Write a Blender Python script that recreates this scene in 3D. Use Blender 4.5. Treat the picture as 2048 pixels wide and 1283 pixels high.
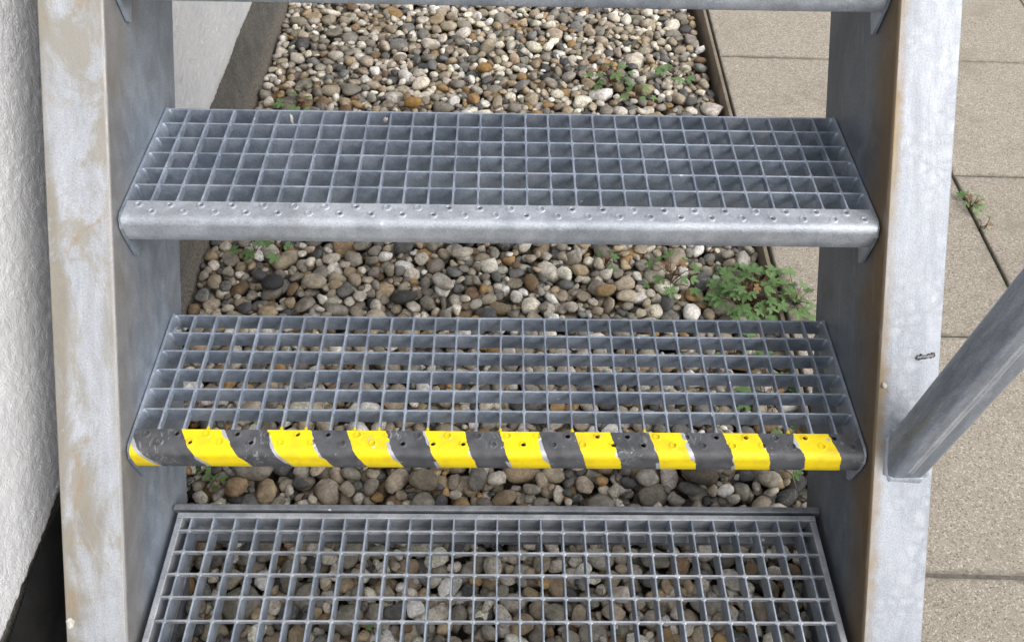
import bpy, math, random
import numpy as np
from mathutils import Matrix, Vector

for _o in list(bpy.data.objects):
    bpy.data.objects.remove(_o)
S = bpy.context.scene
COL = S.collection
G = 0.311                      # height of the striped tread above the paving (paving top = 0)

# ------------------------------------------------------------------ camera
F, PIT, YAW, ROLL = 1545.78 / 2048.0, 0.8978, 0.0279, 0.0316
CAM = np.array([-0.0035, -0.7436, 0.9269 + G])
_cp, _sp = math.cos(PIT), math.sin(PIT)
FW = np.array([math.sin(YAW) * _cp, math.cos(YAW) * _cp, -_sp])
RT0 = np.array([math.cos(YAW), -math.sin(YAW), 0.0])
UP0 = np.cross(RT0, FW)
RT = math.cos(ROLL) * RT0 + math.sin(ROLL) * UP0
UP = -math.sin(ROLL) * RT0 + math.cos(ROLL) * UP0
cd = bpy.data.cameras.new("camera")
cd.sensor_width = 36.0
cd.lens = 36.0 * F
cd.clip_start = 0.02
cd.clip_end = 500
cam = bpy.data.objects.new("camera", cd)
COL.objects.link(cam)
m4 = Matrix.Identity(4)
for i in range(3):
    m4[i][0], m4[i][1], m4[i][2], m4[i][3] = RT[i], UP[i], -FW[i], CAM[i]
cam.matrix_world = m4
S.camera = cam

# ------------------------------------------------------------------ world, sun, exposure
SUN_EL, SUN_AZ = math.radians(46), math.radians(118)     # azimuth clockwise from +Y: right, a little behind the viewer
w = bpy.data.worlds.new("World")
S.world = w
w.use_nodes = True
wn = w.node_tree
wn.nodes.clear()
sky = wn.nodes.new("ShaderNodeTexSky")
sky.sky_type = 'NISHITA'
sky.sun_disc = False
sky.sun_elevation = SUN_EL
sky.sun_rotation = SUN_AZ
sky.air_density = 1.0
sky.dust_density = 4.0
sky.ozone_density = 1.0
hs = wn.nodes.new("ShaderNodeHueSaturation")
hs.inputs['Saturation'].default_value = 0.30             # overcast
bg = wn.nodes.new("ShaderNodeBackground")
bg.inputs['Strength'].default_value = 0.15
wo = wn.nodes.new("ShaderNodeOutputWorld")
wn.links.new(sky.outputs[0], hs.inputs['Color'])
wn.links.new(hs.outputs[0], bg.inputs['Color'])
wn.links.new(bg.outputs[0], wo.inputs['Surface'])
sl = bpy.data.lights.new("sun", 'SUN')
sl.energy = 0.9
sl.angle = math.radians(85)
sl.color = (1.0, 0.97, 0.93)
sun = bpy.data.objects.new("sun", sl)
COL.objects.link(sun)
_d = Vector((math.sin(SUN_AZ) * math.cos(SUN_EL), math.cos(SUN_AZ) * math.cos(SUN_EL), math.sin(SUN_EL)))
sun.rotation_euler = _d.to_track_quat('Z', 'Y').to_euler()
S.view_settings.view_transform = 'Standard'
S.view_settings.look = 'None'
S.view_settings.exposure = 0.58
S.view_settings.gamma = 1.0
S.view_settings.use_curve_mapping = False

rng = random.Random(7)
nrg = np.random.default_rng(11)


# ------------------------------------------------------------------ node helpers
class NT:
    def __init__(self, name):
        self.m = bpy.data.materials.new(name)
        self.m.use_nodes = True
        self.t = self.m.node_tree
        self.b = self.t.nodes["Principled BSDF"]
        self.tc = None

    def n(self, typ, **kw):
        nd = self.t.nodes.new(typ)
        for k, v in kw.items():
            setattr(nd, k, v)
        return nd

    def set(self, sock, v):
        if isinstance(v, bpy.types.NodeSocket):
            self.t.links.new(v, sock)
        elif v is not None:
            if sock.type == 'RGBA' and len(v) == 3:
                v = (*v, 1)
            sock.default_value = v

    def obj(self):
        if self.tc is None:
            self.tc = self.n("ShaderNodeTexCoord")
        return self.tc.outputs['Object']

    def pos(self):
        return self.n("ShaderNodeNewGeometry").outputs['Position']

    def mapping(self, v, scale=(1, 1, 1), loc=(0, 0, 0)):
        nd = self.n("ShaderNodeMapping")
        self.set(nd.inputs[0], v)
        nd.inputs['Scale'].default_value = scale
        nd.inputs['Location'].default_value = loc
        return nd.outputs[0]

    def noise(self, v, scale, detail=4, rough=0.55, dist=0.0):
        nd = self.n("ShaderNodeTexNoise")
        self.set(nd.inputs['Vector'], v)
        nd.inputs['Scale'].default_value = scale
        nd.inputs['Detail'].default_value = detail
        nd.inputs['Roughness'].default_value = rough
        nd.inputs['Distortion'].default_value = dist
        return nd.outputs['Fac']

    def voro(self, v, scale, feature='F1', out='Distance', rand=1.0):
        nd = self.n("ShaderNodeTexVoronoi", feature=feature)
        self.set(nd.inputs['Vector'], v)
        nd.inputs['Scale'].default_value = scale
        nd.inputs['Randomness'].default_value = rand
        return nd.outputs[out]

    def math(self, op, a, b=None, c=None, clamp=False):
        nd = self.n("ShaderNodeMath", operation=op)
        nd.use_clamp = clamp
        self.set(nd.inputs[0], a)
        if b is not None:
            self.set(nd.inputs[1], b)
        if c is not None:
            self.set(nd.inputs[2], c)
        return nd.outputs[0]

    def ss(self, v, a, b, lo=0.0, hi=1.0):
        nd = self.n("ShaderNodeMapRange", interpolation_type='SMOOTHSTEP')
        self.set(nd.inputs['Value'], v)
        nd.inputs['From Min'].default_value = a
        nd.inputs['From Max'].default_value = b
        nd.inputs['To Min'].default_value = lo
        nd.inputs['To Max'].default_value = hi
        return nd.outputs['Result']

    def mix(self, f, a, b, blend='MIX'):
        nd = self.n("ShaderNodeMix", data_type='RGBA', blend_type=blend)
        self.set(nd.inputs[0], f)
        self.set(nd.inputs[6], a)
        self.set(nd.inputs[7], b)
        return nd.outputs[2]

    def ramp(self, v, stops, interp='LINEAR'):
        nd = self.n("ShaderNodeValToRGB")
        cr = nd.color_ramp
        cr.interpolation = interp
        while len(cr.elements) < len(stops):
            cr.elements.new(0.5)
        for e, (p, c) in zip(cr.elements, stops):
            e.position = p
            e.color = (*c, 1) if len(c) == 3 else c
        self.set(nd.inputs[0], v)
        return nd.outputs[0]

    def sep(self, v):
        nd = self.n("ShaderNodeSeparateXYZ")
        self.set(nd.inputs[0], v)
        return nd.outputs

    def bump(self, h, strength=0.3, dist=0.002):
        nd = self.n("ShaderNodeBump")
        nd.inputs['Strength'].default_value = strength
        nd.inputs['Distance'].default_value = dist
        self.set(nd.inputs['Height'], h)
        self.set(self.b.inputs['Normal'], nd.outputs[0])

    def out(self, col=None, rough=None, metal=None, spec=None):
        if col is not None:
            self.set(self.b.inputs['Base Color'], col)
        if rough is not None:
            self.set(self.b.inputs['Roughness'], rough)
        if metal is not None:
            self.set(self.b.inputs['Metallic'], metal)
        if spec is not None:
            self.set(self.b.inputs['Specular IOR Level'], spec)
        return self.m


# ------------------------------------------------------------------ materials
def galv(name, lo, hi, metal=0.55, rough=0.5, stretch=(1, 1, 1), specks=True, extra=None, bump=0.25, dens=0.84):
    k = NT(name)
    o = k.obj()
    oi = k.n("ShaderNodeObjectInfo").outputs['Random']
    off = k.n("ShaderNodeVectorMath", operation='ADD')
    k.set(off.inputs[0], o)
    sc = k.math('MULTIPLY', oi, 37.0)
    cx = k.n("ShaderNodeCombineXYZ")
    k.set(cx.inputs[0], sc)
    k.set(cx.inputs[1], sc)
    k.set(off.inputs[1], cx.outputs[0])
    v = k.mapping(off.outputs[0], stretch)
    a = k.noise(v, 9, 7, 0.65, 0.6)
    b = k.noise(v, 45, 5, 0.65)
    f = k.ss(k.math('ADD', k.math('MULTIPLY', a, 0.62), k.math('MULTIPLY', b, 0.38)), 0.35, 0.65)
    col = k.mix(f, lo, hi)
    fine = k.noise(o, 420, 3, 0.6)
    col = k.mix(0.28, col, k.ramp(fine, [(0.32, (0.3, 0.3, 0.31)), (0.62, (1.15, 1.15, 1.15))]), 'MULTIPLY')
    warm = k.noise(v, 13, 4, 0.6, 0.8)
    col = k.mix(k.ss(warm, 0.55, 0.75, 0, 0.3 if specks else 0.0), col, (0.30, 0.27, 0.235))
    if extra:
        col = extra(k, o, col)
    if specks:
        d = k.voro(off.outputs[0], 34)
        r = k.voro(off.outputs[0], 34, out='Color')
        rs = k.sep(r)[0]
        sp = k.math('MULTIPLY', k.math('LESS_THAN', d, 0.085), k.math('GREATER_THAN', rs, dens))
        col = k.mix(k.math('MULTIPLY', sp, 0.8), col, (0.75, 0.75, 0.72))
    rg = k.ss(b, 0.3, 0.7, rough - 0.08, rough + 0.12)
    k.bump(k.math('ADD', b, k.math('MULTIPLY', fine, 0.5)), bump, 0.0012)
    return k.out(col, rg, metal)


M = {}
M['bar'] = galv('galvanised_bar', (0.225, 0.268, 0.335), (0.44, 0.495, 0.58), 0.5, 0.46)
M['nose'] = galv('galvanised_nosing', (0.34, 0.37, 0.415), (0.53, 0.56, 0.61), 0.45, 0.46, bump=0.9)
M['frame'] = galv('galvanised_frame', (0.27, 0.29, 0.32), (0.50, 0.52, 0.55), 0.5, 0.5)
M['angle'] = galv('dull_angle_steel', (0.15, 0.16, 0.175), (0.30, 0.315, 0.335), 0.5, 0.52)
M['post'] = galv('galvanised_post', (0.22, 0.25, 0.30), (0.40, 0.44, 0.50), 0.5, 0.42, stretch=(3, 3, 0.6), specks=False)


def web_extra(brown):
    def fn(k, o, col):
        x, y, z = k.sep(o)
        n = k.noise(k.mapping(o, (1, 0.5, 1.2)), 14, 5, 0.6, 0.6)
        # rusty run-off that starts at the front edge of the web (local z = 0) and fades across it
        e = k.ss(k.math('ADD', z, k.math('MULTIPLY', k.math('SUBTRACT', n, 0.5), 0.09)), -0.085, -0.005)
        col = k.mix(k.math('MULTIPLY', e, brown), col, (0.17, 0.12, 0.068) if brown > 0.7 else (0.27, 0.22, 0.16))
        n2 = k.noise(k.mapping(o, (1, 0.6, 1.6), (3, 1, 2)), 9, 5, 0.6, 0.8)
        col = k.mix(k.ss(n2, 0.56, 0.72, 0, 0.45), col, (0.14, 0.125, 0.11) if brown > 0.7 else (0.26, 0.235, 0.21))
        n3 = k.noise(k.mapping(o, (1, 2.0, 14.0), (1, 5, 2)), 5, 4, 0.6)
        return k.mix(k.ss(n3, 0.6, 0.75, 0, 0.18), col, (0.48, 0.50, 0.53))
    return fn


def flange_left(k, o, col):
    x, y, z = k.sep(o)
    n = k.noise(k.mapping(o, (1.3, 0.7, 1)), 9, 7, 0.68, 0.9)
    n2 = k.noise(k.mapping(o, (2.0, 0.35, 1), (2, 7, 0)), 8, 5, 0.6, 0.5)
    # old run-off: long patches, mostly along the wall side (x = -0.586)
    side = k.ss(k.math('ADD', x, k.math('MULTIPLY', k.math('SUBTRACT', n2, 0.5), 0.16)), -0.580, -0.545, 1, 0)
    col = k.mix(k.math('MULTIPLY', side, k.ss(n, 0.33, 0.52, 0.25, 0.95)), col, (0.27, 0.245, 0.20))
    col = k.mix(k.ss(n, 0.46, 0.60, 0, 0.8), col, (0.315, 0.29, 0.24))
    n3 = k.noise(k.mapping(o, (1.2, 0.8, 1), (9, 3, 0)), 17, 5, 0.65, 0.6)
    col = k.mix(k.ss(n3, 0.56, 0.70, 0, 0.6), col, (0.34, 0.23, 0.12))
    inner = k.ss(k.math('ADD', x, k.math('MULTIPLY', k.math('SUBTRACT', n3, 0.5), 0.03)), -0.518, -0.506)
    col = k.mix(k.math('MULTIPLY', inner, 0.35), col, (0.34, 0.31, 0.26))
    sc = k.noise(k.mapping(o, (18, 2.0, 1), (1, 1, 0)), 30, 6, 0.75)
    col = k.mix(k.ss(sc, 0.54, 0.68, 0, 0.5), col, (0.36, 0.36, 0.355))
    pit = k.noise(o, 260, 3, 0.7)
    return k.mix(k.ss(pit, 0.60, 0.68, 0, 0.45), col, (0.27, 0.265, 0.25))


def flange_right(k, o, col):
    x, y, z = k.sep(o)
    d = k.n("ShaderNodeTexVoronoi", feature='DISTANCE_TO_EDGE')
    wv = k.n("ShaderNodeVectorMath", operation='ADD')
    nz = k.n("ShaderNodeTexNoise")
    nz.inputs['Scale'].default_value = 50
    k.set(nz.inputs['Vector'], o)
    scl = k.n("ShaderNodeVectorMath", operation='SCALE')
    k.set(scl.inputs[0], nz.outputs['Color'])
    scl.inputs['Scale'].default_value = 0.014
    k.set(wv.inputs[0], o)
    k.set(wv.inputs[1], scl.outputs[0])
    k.set(d.inputs['Vector'], wv.outputs[0])
    d.inputs['Scale'].default_value = 52
    line = k.ss(d.outputs['Distance'], 0.0, 0.10, 1, 0)
    gate = k.ss(k.noise(o, 9, 4, 0.6), 0.38, 0.60, 0.15, 1.0)
    col = k.mix(k.math('MULTIPLY', k.math('MULTIPLY', line, gate), 0.17), col, (0.20, 0.205, 0.21))
    bub = k.ss(d.outputs['Distance'], 0.10, 0.35, 0.0, 0.22)
    col = k.mix(k.math('MULTIPLY', bub, gate), col, (0.62, 0.64, 0.67))
    n = k.noise(k.mapping(o, (1, 1, 1)), 45, 5, 0.6, 0.5)
    e = k.ss(k.math('ADD', x, k.math('MULTIPLY', k.math('SUBTRACT', n, 0.5), 0.022)), 0.507, 0.523, 1, 0)
    g2 = k.ss(k.noise(k.mapping(o, (1, 1, 1), (4, 0, 0)), 6, 3, 0.5), 0.36, 0.62, 0.4, 1.0)
    col = k.mix(k.math('MULTIPLY', e, g2), col, (0.27, 0.205, 0.125))
    sc = k.noise(k.mapping(o, (26, 1.5, 1), (1, 1, 0)), 26, 5, 0.7)
    col = k.mix(k.ss(sc, 0.54, 0.7, 0, 0.4), col, (0.30, 0.31, 0.32))
    pit = k.noise(o, 240, 3, 0.7)
    return k.mix(k.ss(pit, 0.60, 0.68, 0, 0.4), col, (0.25, 0.25, 0.25))


M['web_l'] = galv('web_blue_grey', (0.225, 0.26, 0.31), (0.325, 0.37, 0.435), 0.5, 0.5, (1, 0.6, 1), True, web_extra(0.5), dens=0.72)
M['web_r_shaded'] = galv('web_brown_streaked_shaded', (0.125, 0.145, 0.17), (0.20, 0.225, 0.26), 0.5, 0.52, (1, 0.6, 1), False, web_extra(0.95))  # shade painted into the right web's base colour; brown streaks are its own
M['fl_l'] = galv('flange_stained', (0.40, 0.42, 0.455), (0.53, 0.555, 0.60), 0.3, 0.52, (2, 0.5, 1), False, flange_left, 0.6)
M['fl_r'] = galv('flange_spangled', (0.30, 0.325, 0.365), (0.415, 0.44, 0.485), 0.3, 0.5, (2, 0.5, 1), False, flange_right, 0.45)


def drip_extra(k, o, col):
    y = k.sep(o)[1]
    n = k.noise(o, 90, 2, 0.5)
    f = k.ss(k.math('ADD', y, k.math('MULTIPLY', n, 0.012)), -0.190, -0.187, 1, 0)
    return k.mix(f, col, (0.80, 0.62, 0.01))


M['bar_drip'] = galv('bar_with_yellow_drip', (0.20, 0.235, 0.29), (0.40, 0.44, 0.51), 0.4, 0.46, extra=drip_extra)


def striped():
    k = NT('striped_nosing_paint')
    o = k.obj()
    x, y, z = k.sep(o)
    # run length over the nosing from its rear edge, 0..1
    s = k.math('DIVIDE', k.math('SUBTRACT', k.math('MULTIPLY', z, -1.0), k.math('ADD', y, 0.2)), 0.066)
    slant = k.ss(x, -0.45, 0.05, 0.038, 0.0165)
    u = k.math('SUBTRACT', x, k.math('MULTIPLY', s, slant))
    wob = k.math('MULTIPLY', k.math('SUBTRACT', k.noise(o, 75, 5, 0.75), 0.5), 0.007)
    u = k.math('ADD', u, wob)
    e = [-0.504, -0.4386, -0.3802, -0.3196, -0.2633, -0.21, -0.1579, -0.1051, -0.0537, -0.0014, 0.0489, 0.0999,
         0.1494, 0.2029, 0.2539, 0.3034, 0.3535, 0.4047, 0.4514]
    un = k.math('ADD', k.math('MULTIPLY', u, 0.8), 0.5)
    st = [(0.0, (1, 1, 1))]
    for i, a in enumerate(e):
        v = 0.0 if i % 2 == 0 else 1.0
        st.append((a * 0.8 + 0.5, (v, v, v)))
    yl = k.ramp(un, st, 'CONSTANT')
    grime = k.noise(o, 30, 6, 0.65)
    fine = k.noise(o, 300, 3, 0.6)
    yel = k.mix(k.ss(grime, 0.42, 0.68, 0, 0.6), (0.86, 0.66, 0.006), (0.62, 0.45, 0.02))
    gry = k.mix(k.ss(grime, 0.35, 0.65), (0.052, 0.054, 0.060), (0.095, 0.097, 0.105))
    sc = k.noise(k.mapping(o, (1, 0.35, 1)), 130, 5, 0.75, 1.2)
    gate = k.ss(k.noise(o, 16, 3, 0.5), 0.5, 0.62)
    gry = k.mix(k.math('MULTIPLY', k.ss(sc, 0.53, 0.62, 0, 0.5), gate), gry, (0.40, 0.41, 0.42))
    col = k.mix(yl, gry, yel)
    # bare metal shows along one side of some stripe edges and in chips
    yl2 = k.ramp(k.math('ADD', un, k.math('MULTIPLY', k.ss(k.noise(o, 22, 2, 0.5), 0.5, 0.6), 0.0045)), st, 'CONSTANT')
    edge = k.math('ABSOLUTE', k.math('SUBTRACT', yl2, yl))
    chip = k.ss(k.noise(o, 60, 6, 0.7), 0.655, 0.675)
    mid = k.ss(k.math('ABSOLUTE', x), 0.05, 0.40, 0.05, 0.0)
    chip = k.ss(k.math('ADD', k.noise(o, 60, 6, 0.7), mid), 0.69, 0.71)
    bare = k.math('MAXIMUM', edge, chip)
    col = k.mix(bare, col, (0.52, 0.53, 0.55))
    k.bump(k.math('ADD', fine, grime), 0.25, 0.001)
    return k.out(col, k.ss(grime, 0.3, 0.7, 0.40, 0.58), k.math('MULTIPLY', bare, 0.5), 0.4)


M['striped'] = striped()


def pebble_mat(name, joined):
    k = NT(name)
    if joined:
        at = k.n("ShaderNodeAttribute", attribute_type='GEOMETRY', attribute_name='tone')
        tone, alpha = at.outputs['Color'], at.outputs['Alpha']
    else:
        oi = k.n("ShaderNodeObjectInfo")
        tone, alpha = oi.outputs['Color'], oi.outputs['Alpha']
    p = k.pos()
    a = k.noise(p, 38, 5, 0.6, 0.5)
    b = k.noise(p, 190, 4, 0.7)
    col = k.mix(k.ss(a, 0.34, 0.66), k.mix(1.0, tone, (0.70, 0.67, 0.63), 'MULTIPLY'), k.mix(1.0, tone, (1.22, 1.18, 1.12), 'MULTIPLY'))
    col = k.mix(k.ss(b, 0.38, 0.62, 0.65, 0), col, k.mix(1.0, col, (0.55, 0.53, 0.5), 'MULTIPLY'))
    # alpha > 0.66: pitted, veined pale stones; alpha < 0.33: stones with pale veins; between: plain
    pit = k.ss(k.noise(p, 150, 5, 0.75, 1.5), 0.54, 0.64)
    col = k.mix(k.math('MULTIPLY', k.math('MULTIPLY', pit, k.math('GREATER_THAN', alpha, 0.66)), 0.72), col, (0.10, 0.09, 0.075))
    rust = k.ss(k.noise(k.mapping(p, (1, 1, 1), (7, 2, 3)), 55, 4, 0.6, 0.8), 0.60, 0.72)
    col = k.mix(k.math('MULTIPLY', k.math('MULTIPLY', rust, k.math('GREATER_THAN', alpha, 0.5)), 0.35), col, (0.32, 0.19, 0.07))
    vein = k.ss(k.math('ABSOLUTE', k.math('SUBTRACT', k.noise(p, 34, 3, 0.5, 1.4), 0.5)), 0.0, 0.014, 1, 0)
    col = k.mix(k.math('MULTIPLY', k.math('MULTIPLY', vein, k.math('LESS_THAN', alpha, 0.16)), 0.45), col, (0.48, 0.46, 0.42))
    k.bump(k.math('ADD', b, k.math('MULTIPLY', pit, -0.6)), 0.4, 0.0012)
    return k.out(col, k.ss(a, 0.3, 0.7, 0.55, 0.8), 0.0, 0.35)


M['peb_one'] = pebble_mat('river_pebble_stone', False)
M['peb_all'] = pebble_mat('river_pebble_stone_mass', True)


def simple(name, lo, hi, scale, rough=0.85, bump=0.4, bd=0.003, fine=200):
    k = NT(name)
    p = k.pos()
    a = k.noise(p, scale, 6, 0.65)
    b = k.noise(p, fine, 4, 0.7)
    col = k.mix(k.ss(a, 0.3, 0.7), lo, hi)
    col = k.mix(k.ss(b, 0.4, 0.7, 0.45, 0), col, k.mix(1.0, col, (0.5, 0.5, 0.5), 'MULTIPLY'))
    k.bump(k.math('ADD', b, a), bump, bd)
    return k.out(col, rough, 0.0, 0.3)


M['soil'] = simple('dark_soil', (0.09, 0.075, 0.055), (0.16, 0.135, 0.10), 20)
M['ground'] = simple('far_ground', (0.20, 0.18, 0.145), (0.30, 0.27, 0.22), 3)
def plaster_mat():
    k = NT('white_rough_plaster')
    p = k.pos()
    a = k.noise(p, 5, 5, 0.6)
    g = k.noise(k.mapping(p, (1, 1, 0.75)), 300, 3, 0.65, 0.2)
    g2 = k.noise(p, 620, 2, 0.6)
    col = k.mix(k.ss(a, 0.3, 0.7), (0.60, 0.605, 0.62), (0.69, 0.695, 0.705))
    col = k.mix(k.ss(g, 0.30, 0.42, 0.35, 0), col, (0.48, 0.49, 0.51))      # greyer in the pits
    z = k.sep(p)[2]
    col = k.mix(k.math('MULTIPLY', k.ss(z, 0.168, 0.20, 1, 0), k.ss(a, 0.4, 0.6, 0.1, 0.4)), col, (0.50, 0.48, 0.42))
    k.bump(k.math('ADD', g, k.math('MULTIPLY', g2, 0.35)), 1.0, 0.0030)
    return k.out(col, 0.9, 0, 0.25)


M['plaster'] = plaster_mat()
M['covering'] = simple('black_covering', (0.010, 0.010, 0.010), (0.020, 0.019, 0.019), 20, 0.75, 0.3, 0.002)
M['edging'] = simple('brown_edging_board', (0.19, 0.155, 0.115), (0.29, 0.245, 0.19), 12)
M['twig'] = simple('dry_twig', (0.20, 0.15, 0.10), (0.33, 0.26, 0.18), 60)
M['flake'] = simple('grey_flake', (0.05, 0.047, 0.04), (0.13, 0.12, 0.105), 160, 0.9, 0.8)
M['husk'] = simple('pale_husk', (0.5, 0.48, 0.42), (0.7, 0.68, 0.62), 90)
M['stem'] = simple('red_brown_stem', (0.10, 0.05, 0.03), (0.20, 0.12, 0.06), 60, 0.6)
M['dead'] = simple('withered_leaf', (0.18, 0.10, 0.045), (0.32, 0.19, 0.09), 60, 0.8)


def plinth_mat():
    k = NT('brown_grey_plinth_concrete')
    p = k.pos()
    a = k.noise(p, 12, 6, 0.65)
    b = k.noise(p, 160, 5, 0.7)
    z = k.sep(p)[2]
    col = k.mix(k.ss(a, 0.3, 0.7), (0.125, 0.12, 0.11), (0.195, 0.185, 0.168))
    col = k.mix(k.ss(b, 0.40, 0.60, 0.6, 0), col, k.mix(1.0, col, (0.45, 0.44, 0.42), 'MULTIPLY'))
    e = k.ss(k.math('ADD', z, k.math('MULTIPLY', a, 0.05)), 0.030, 0.055, 1, 0)
    col = k.mix(k.math('MULTIPLY', e, 0.6), col, k.mix(k.ss(b, 0.4, 0.6), (0.14, 0.125, 0.10), (0.26, 0.235, 0.195)))        # sandy splash band near the stones
    d = k.voro(p, 240)
    col = k.mix(k.math('MULTIPLY', k.math('LESS_THAN', d, 0.2), 0.4), col, (0.34, 0.30, 0.24))
    k.bump(k.math('ADD', b, a), 1.0, 0.006)
    return k.out(col, 0.9, 0, 0.25)


M['plinth'] = plinth_mat()


def slab_mat():
    k = NT('exposed_aggregate_paving')
    p = k.pos()
    r = k.sep(k.voro(p, 390, out='Color'))[0]
    d = k.voro(p, 390)
    g = k.ramp(r, [(0.0, (0.15, 0.13, 0.105)), (0.10, (0.26, 0.222, 0.175)), (0.28, (0.355, 0.315, 0.26)), (0.55, (0.40, 0.36, 0.298)),
                   (0.84, (0.45, 0.41, 0.345)), (0.95, (0.60, 0.57, 0.51))])
    mort = (0.365, 0.325, 0.265)
    col = k.mix(k.ss(d, 0.50, 0.75), g, mort)
    b = k.noise(p, 500, 3, 0.7)
    col = k.mix(k.ss(b, 0.4, 0.7, 0.4, 0), col, k.mix(1.0, col, (0.6, 0.58, 0.55), 'MULTIPLY'))
    dirt = k.noise(p, 5.5, 6, 0.65, 0.3)
    col = k.mix(k.ss(dirt, 0.5, 0.72, 0, 0.45), col, (0.20, 0.175, 0.135))
    rnd = k.n('ShaderNodeObjectInfo').outputs['Random']
    col = k.mix(k.math('MULTIPLY', rnd, 0.5), col, k.mix(1.0, col, (0.82, 0.81, 0.80), 'MULTIPLY'))
    ox, oy, oz = k.sep(k.obj())
    m = k.math('MAXIMUM', k.math('ABSOLUTE', ox), k.math('ABSOLUTE', oy))
    ed = k.ss(k.math('ADD', m, k.math('MULTIPLY', k.math('SUBTRACT', k.noise(p, 40, 5, 0.7), 0.5), 0.035)), 0.236, 0.250, 0, 0.75)
    col = k.mix(ed, col, (0.15, 0.135, 0.11))                                # dirt along the joints
    k.bump(k.math('ADD', k.math('MULTIPLY', d, -1.0), b), 0.5, 0.0018)
    return k.out(col, 0.85, 0, 0.3)


M['slab'] = slab_mat()
M['joint'] = simple('dirty_joint', (0.045, 0.04, 0.03), (0.09, 0.08, 0.06), 40)
M['sand'] = simple('grey_joint_sand', (0.11, 0.10, 0.085), (0.19, 0.175, 0.15), 60)
M['moss'] = simple('green_moss', (0.05, 0.10, 0.02), (0.11, 0.18, 0.05), 90)


def leaf_mat():
    k = NT('herb_leaf_green')
    p = k.pos()
    oi = k.n("ShaderNodeObjectInfo").outputs['Random']
    a = k.noise(p, 90, 3, 0.6)
    col = k.mix(oi, (0.10, 0.19, 0.065), (0.18, 0.29, 0.115))
    col = k.mix(k.ss(a, 0.35, 0.7, 0.25, 0), col, (0.09, 0.16, 0.05))
    k.set(k.b.inputs['Base Color'], col)
    k.b.inputs['Roughness'].default_value = 0.6
    k.b.inputs['Specular IOR Level'].default_value = 0.3
    tr = k.n("ShaderNodeBsdfTranslucent")
    k.set(tr.inputs['Color'], (0.16, 0.30, 0.06))
    mx = k.n("ShaderNodeMixShader")
    mx.inputs[0].default_value = 0.18
    out = k.t.nodes['Material Output']
    k.t.links.new(k.b.outputs[0], mx.inputs[1])
    k.t.links.new(tr.outputs[0], mx.inputs[2])
    k.t.links.new(mx.outputs[0], out.inputs['Surface'])
    return k.m


M['leaf'] = leaf_mat()


# ------------------------------------------------------------------ mesh helpers
class MB:
    def __init__(self):
        self.v, self.f, self.mi, self.sm = [], [], [], []

    def face(self, pts, mi=0, smooth=False):
        i = len(self.v)
        self.v += [tuple(p) for p in pts]
        self.f.append(tuple(range(i, i + len(pts))))
        self.mi.append(mi)
        self.sm.append(smooth)

    def grid(self, rows, mi=0, smooth=True, close=False):
        i0 = len(self.v)
        n = len(rows[0])
        for r in rows:
            self.v += [tuple(p) for p in r]
        for a in range(len(rows) - 1):
            for b in range(n if close else n - 1):
                c = (b + 1) % n
                self.f.append((i0 + a * n + b, i0 + a * n + c, i0 + (a + 1) * n + c, i0 + (a + 1) * n + b))
                self.mi.append(mi)
                self.sm.append(smooth)

    def box(self, a, b, mi=0):
        (x0, y0, z0), (x1, y1, z1) = a, b
        i = len(self.v)
        self.v += [(x0, y0, z0), (x1, y0, z0), (x1, y1, z0), (x0, y1, z0), (x0, y0, z1), (x1, y0, z1), (x1, y1, z1), (x0, y1, z1)]
        for q in ((0, 3, 2, 1), (4, 5, 6, 7), (0, 1, 5, 4), (1, 2, 6, 5), (2, 3, 7, 6), (3, 0, 4, 7)):
            self.f.append(tuple(i + j for j in q))
            self.mi.append(mi)
            self.sm.append(False)

    def bbox(self, a, b, bev=0.001, mi=0):
        """box with chamfered top edges"""
        (x0, y0, z0), (x1, y1, z1) = a, b
        lo = [(x0, y0, z0), (x1, y0, z0), (x1, y1, z0), (x0, y1, z0)]
        md = [(x0, y0, z1 - bev), (x1, y0, z1 - bev), (x1, y1, z1 - bev), (x0, y1, z1 - bev)]
        tp = [(x0 + bev, y0 + bev, z1), (x1 - bev, y0 + bev, z1), (x1 - bev, y1 - bev, z1), (x0 + bev, y1 - bev, z1)]
        self.face(lo[::-1], mi)
        for A, B in ((lo, md), (md, tp)):
            for j in range(4):
                self.face((A[j], A[(j + 1) % 4], B[(j + 1) % 4], B[j]), mi)
        self.face(tp, mi)

    def tube(self, pts, rad, n=6, mi=0, smooth=True):
        rows = []
        pts = [Vector(p) for p in pts]
        for j, p in enumerate(pts):
            t = (pts[min(j + 1, len(pts) - 1)] - pts[max(j - 1, 0)]).normalized()
            a = t.orthogonal().normalized() if j == 0 else (a - t * a.dot(t)).normalized()
            b = t.cross(a)
            r = rad[j] if isinstance(rad, (list, tuple)) else rad
            rows.append([p + a * (r * math.cos(q)) + b * (r * math.sin(q)) for q in [2 * math.pi * z / n for z in range(n)]])
        self.grid(rows, mi, smooth, True)
        self.face(rows[0][::-1], mi)
        self.face(rows[-1], mi)

    def mesh(self, name, mats):
        me = bpy.data.meshes.new(name)
        me.from_pydata(self.v, [], self.f)
        for m in (mats if isinstance(mats, (list, tuple)) else [mats]):
            me.materials.append(m)
        me.polygons.foreach_set('material_index', self.mi)
        me.polygons.foreach_set('use_smooth', self.sm)
        me.update()
        return me


def link(name, data, parent=None, loc=(0, 0, 0), rot=(0, 0, 0)):
    o = bpy.data.objects.new(name, data)
    COL.objects.link(o)
    o.location = loc
    o.rotation_euler = rot
    o.parent = parent
    return o


def tag(o, label=None, cat=None, group=None, kind=None):
    if label:
        o['label'] = label
    if cat:
        o['category'] = cat
    if group:
        o['group'] = group
    if kind:
        o['kind'] = kind
    return o


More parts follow.
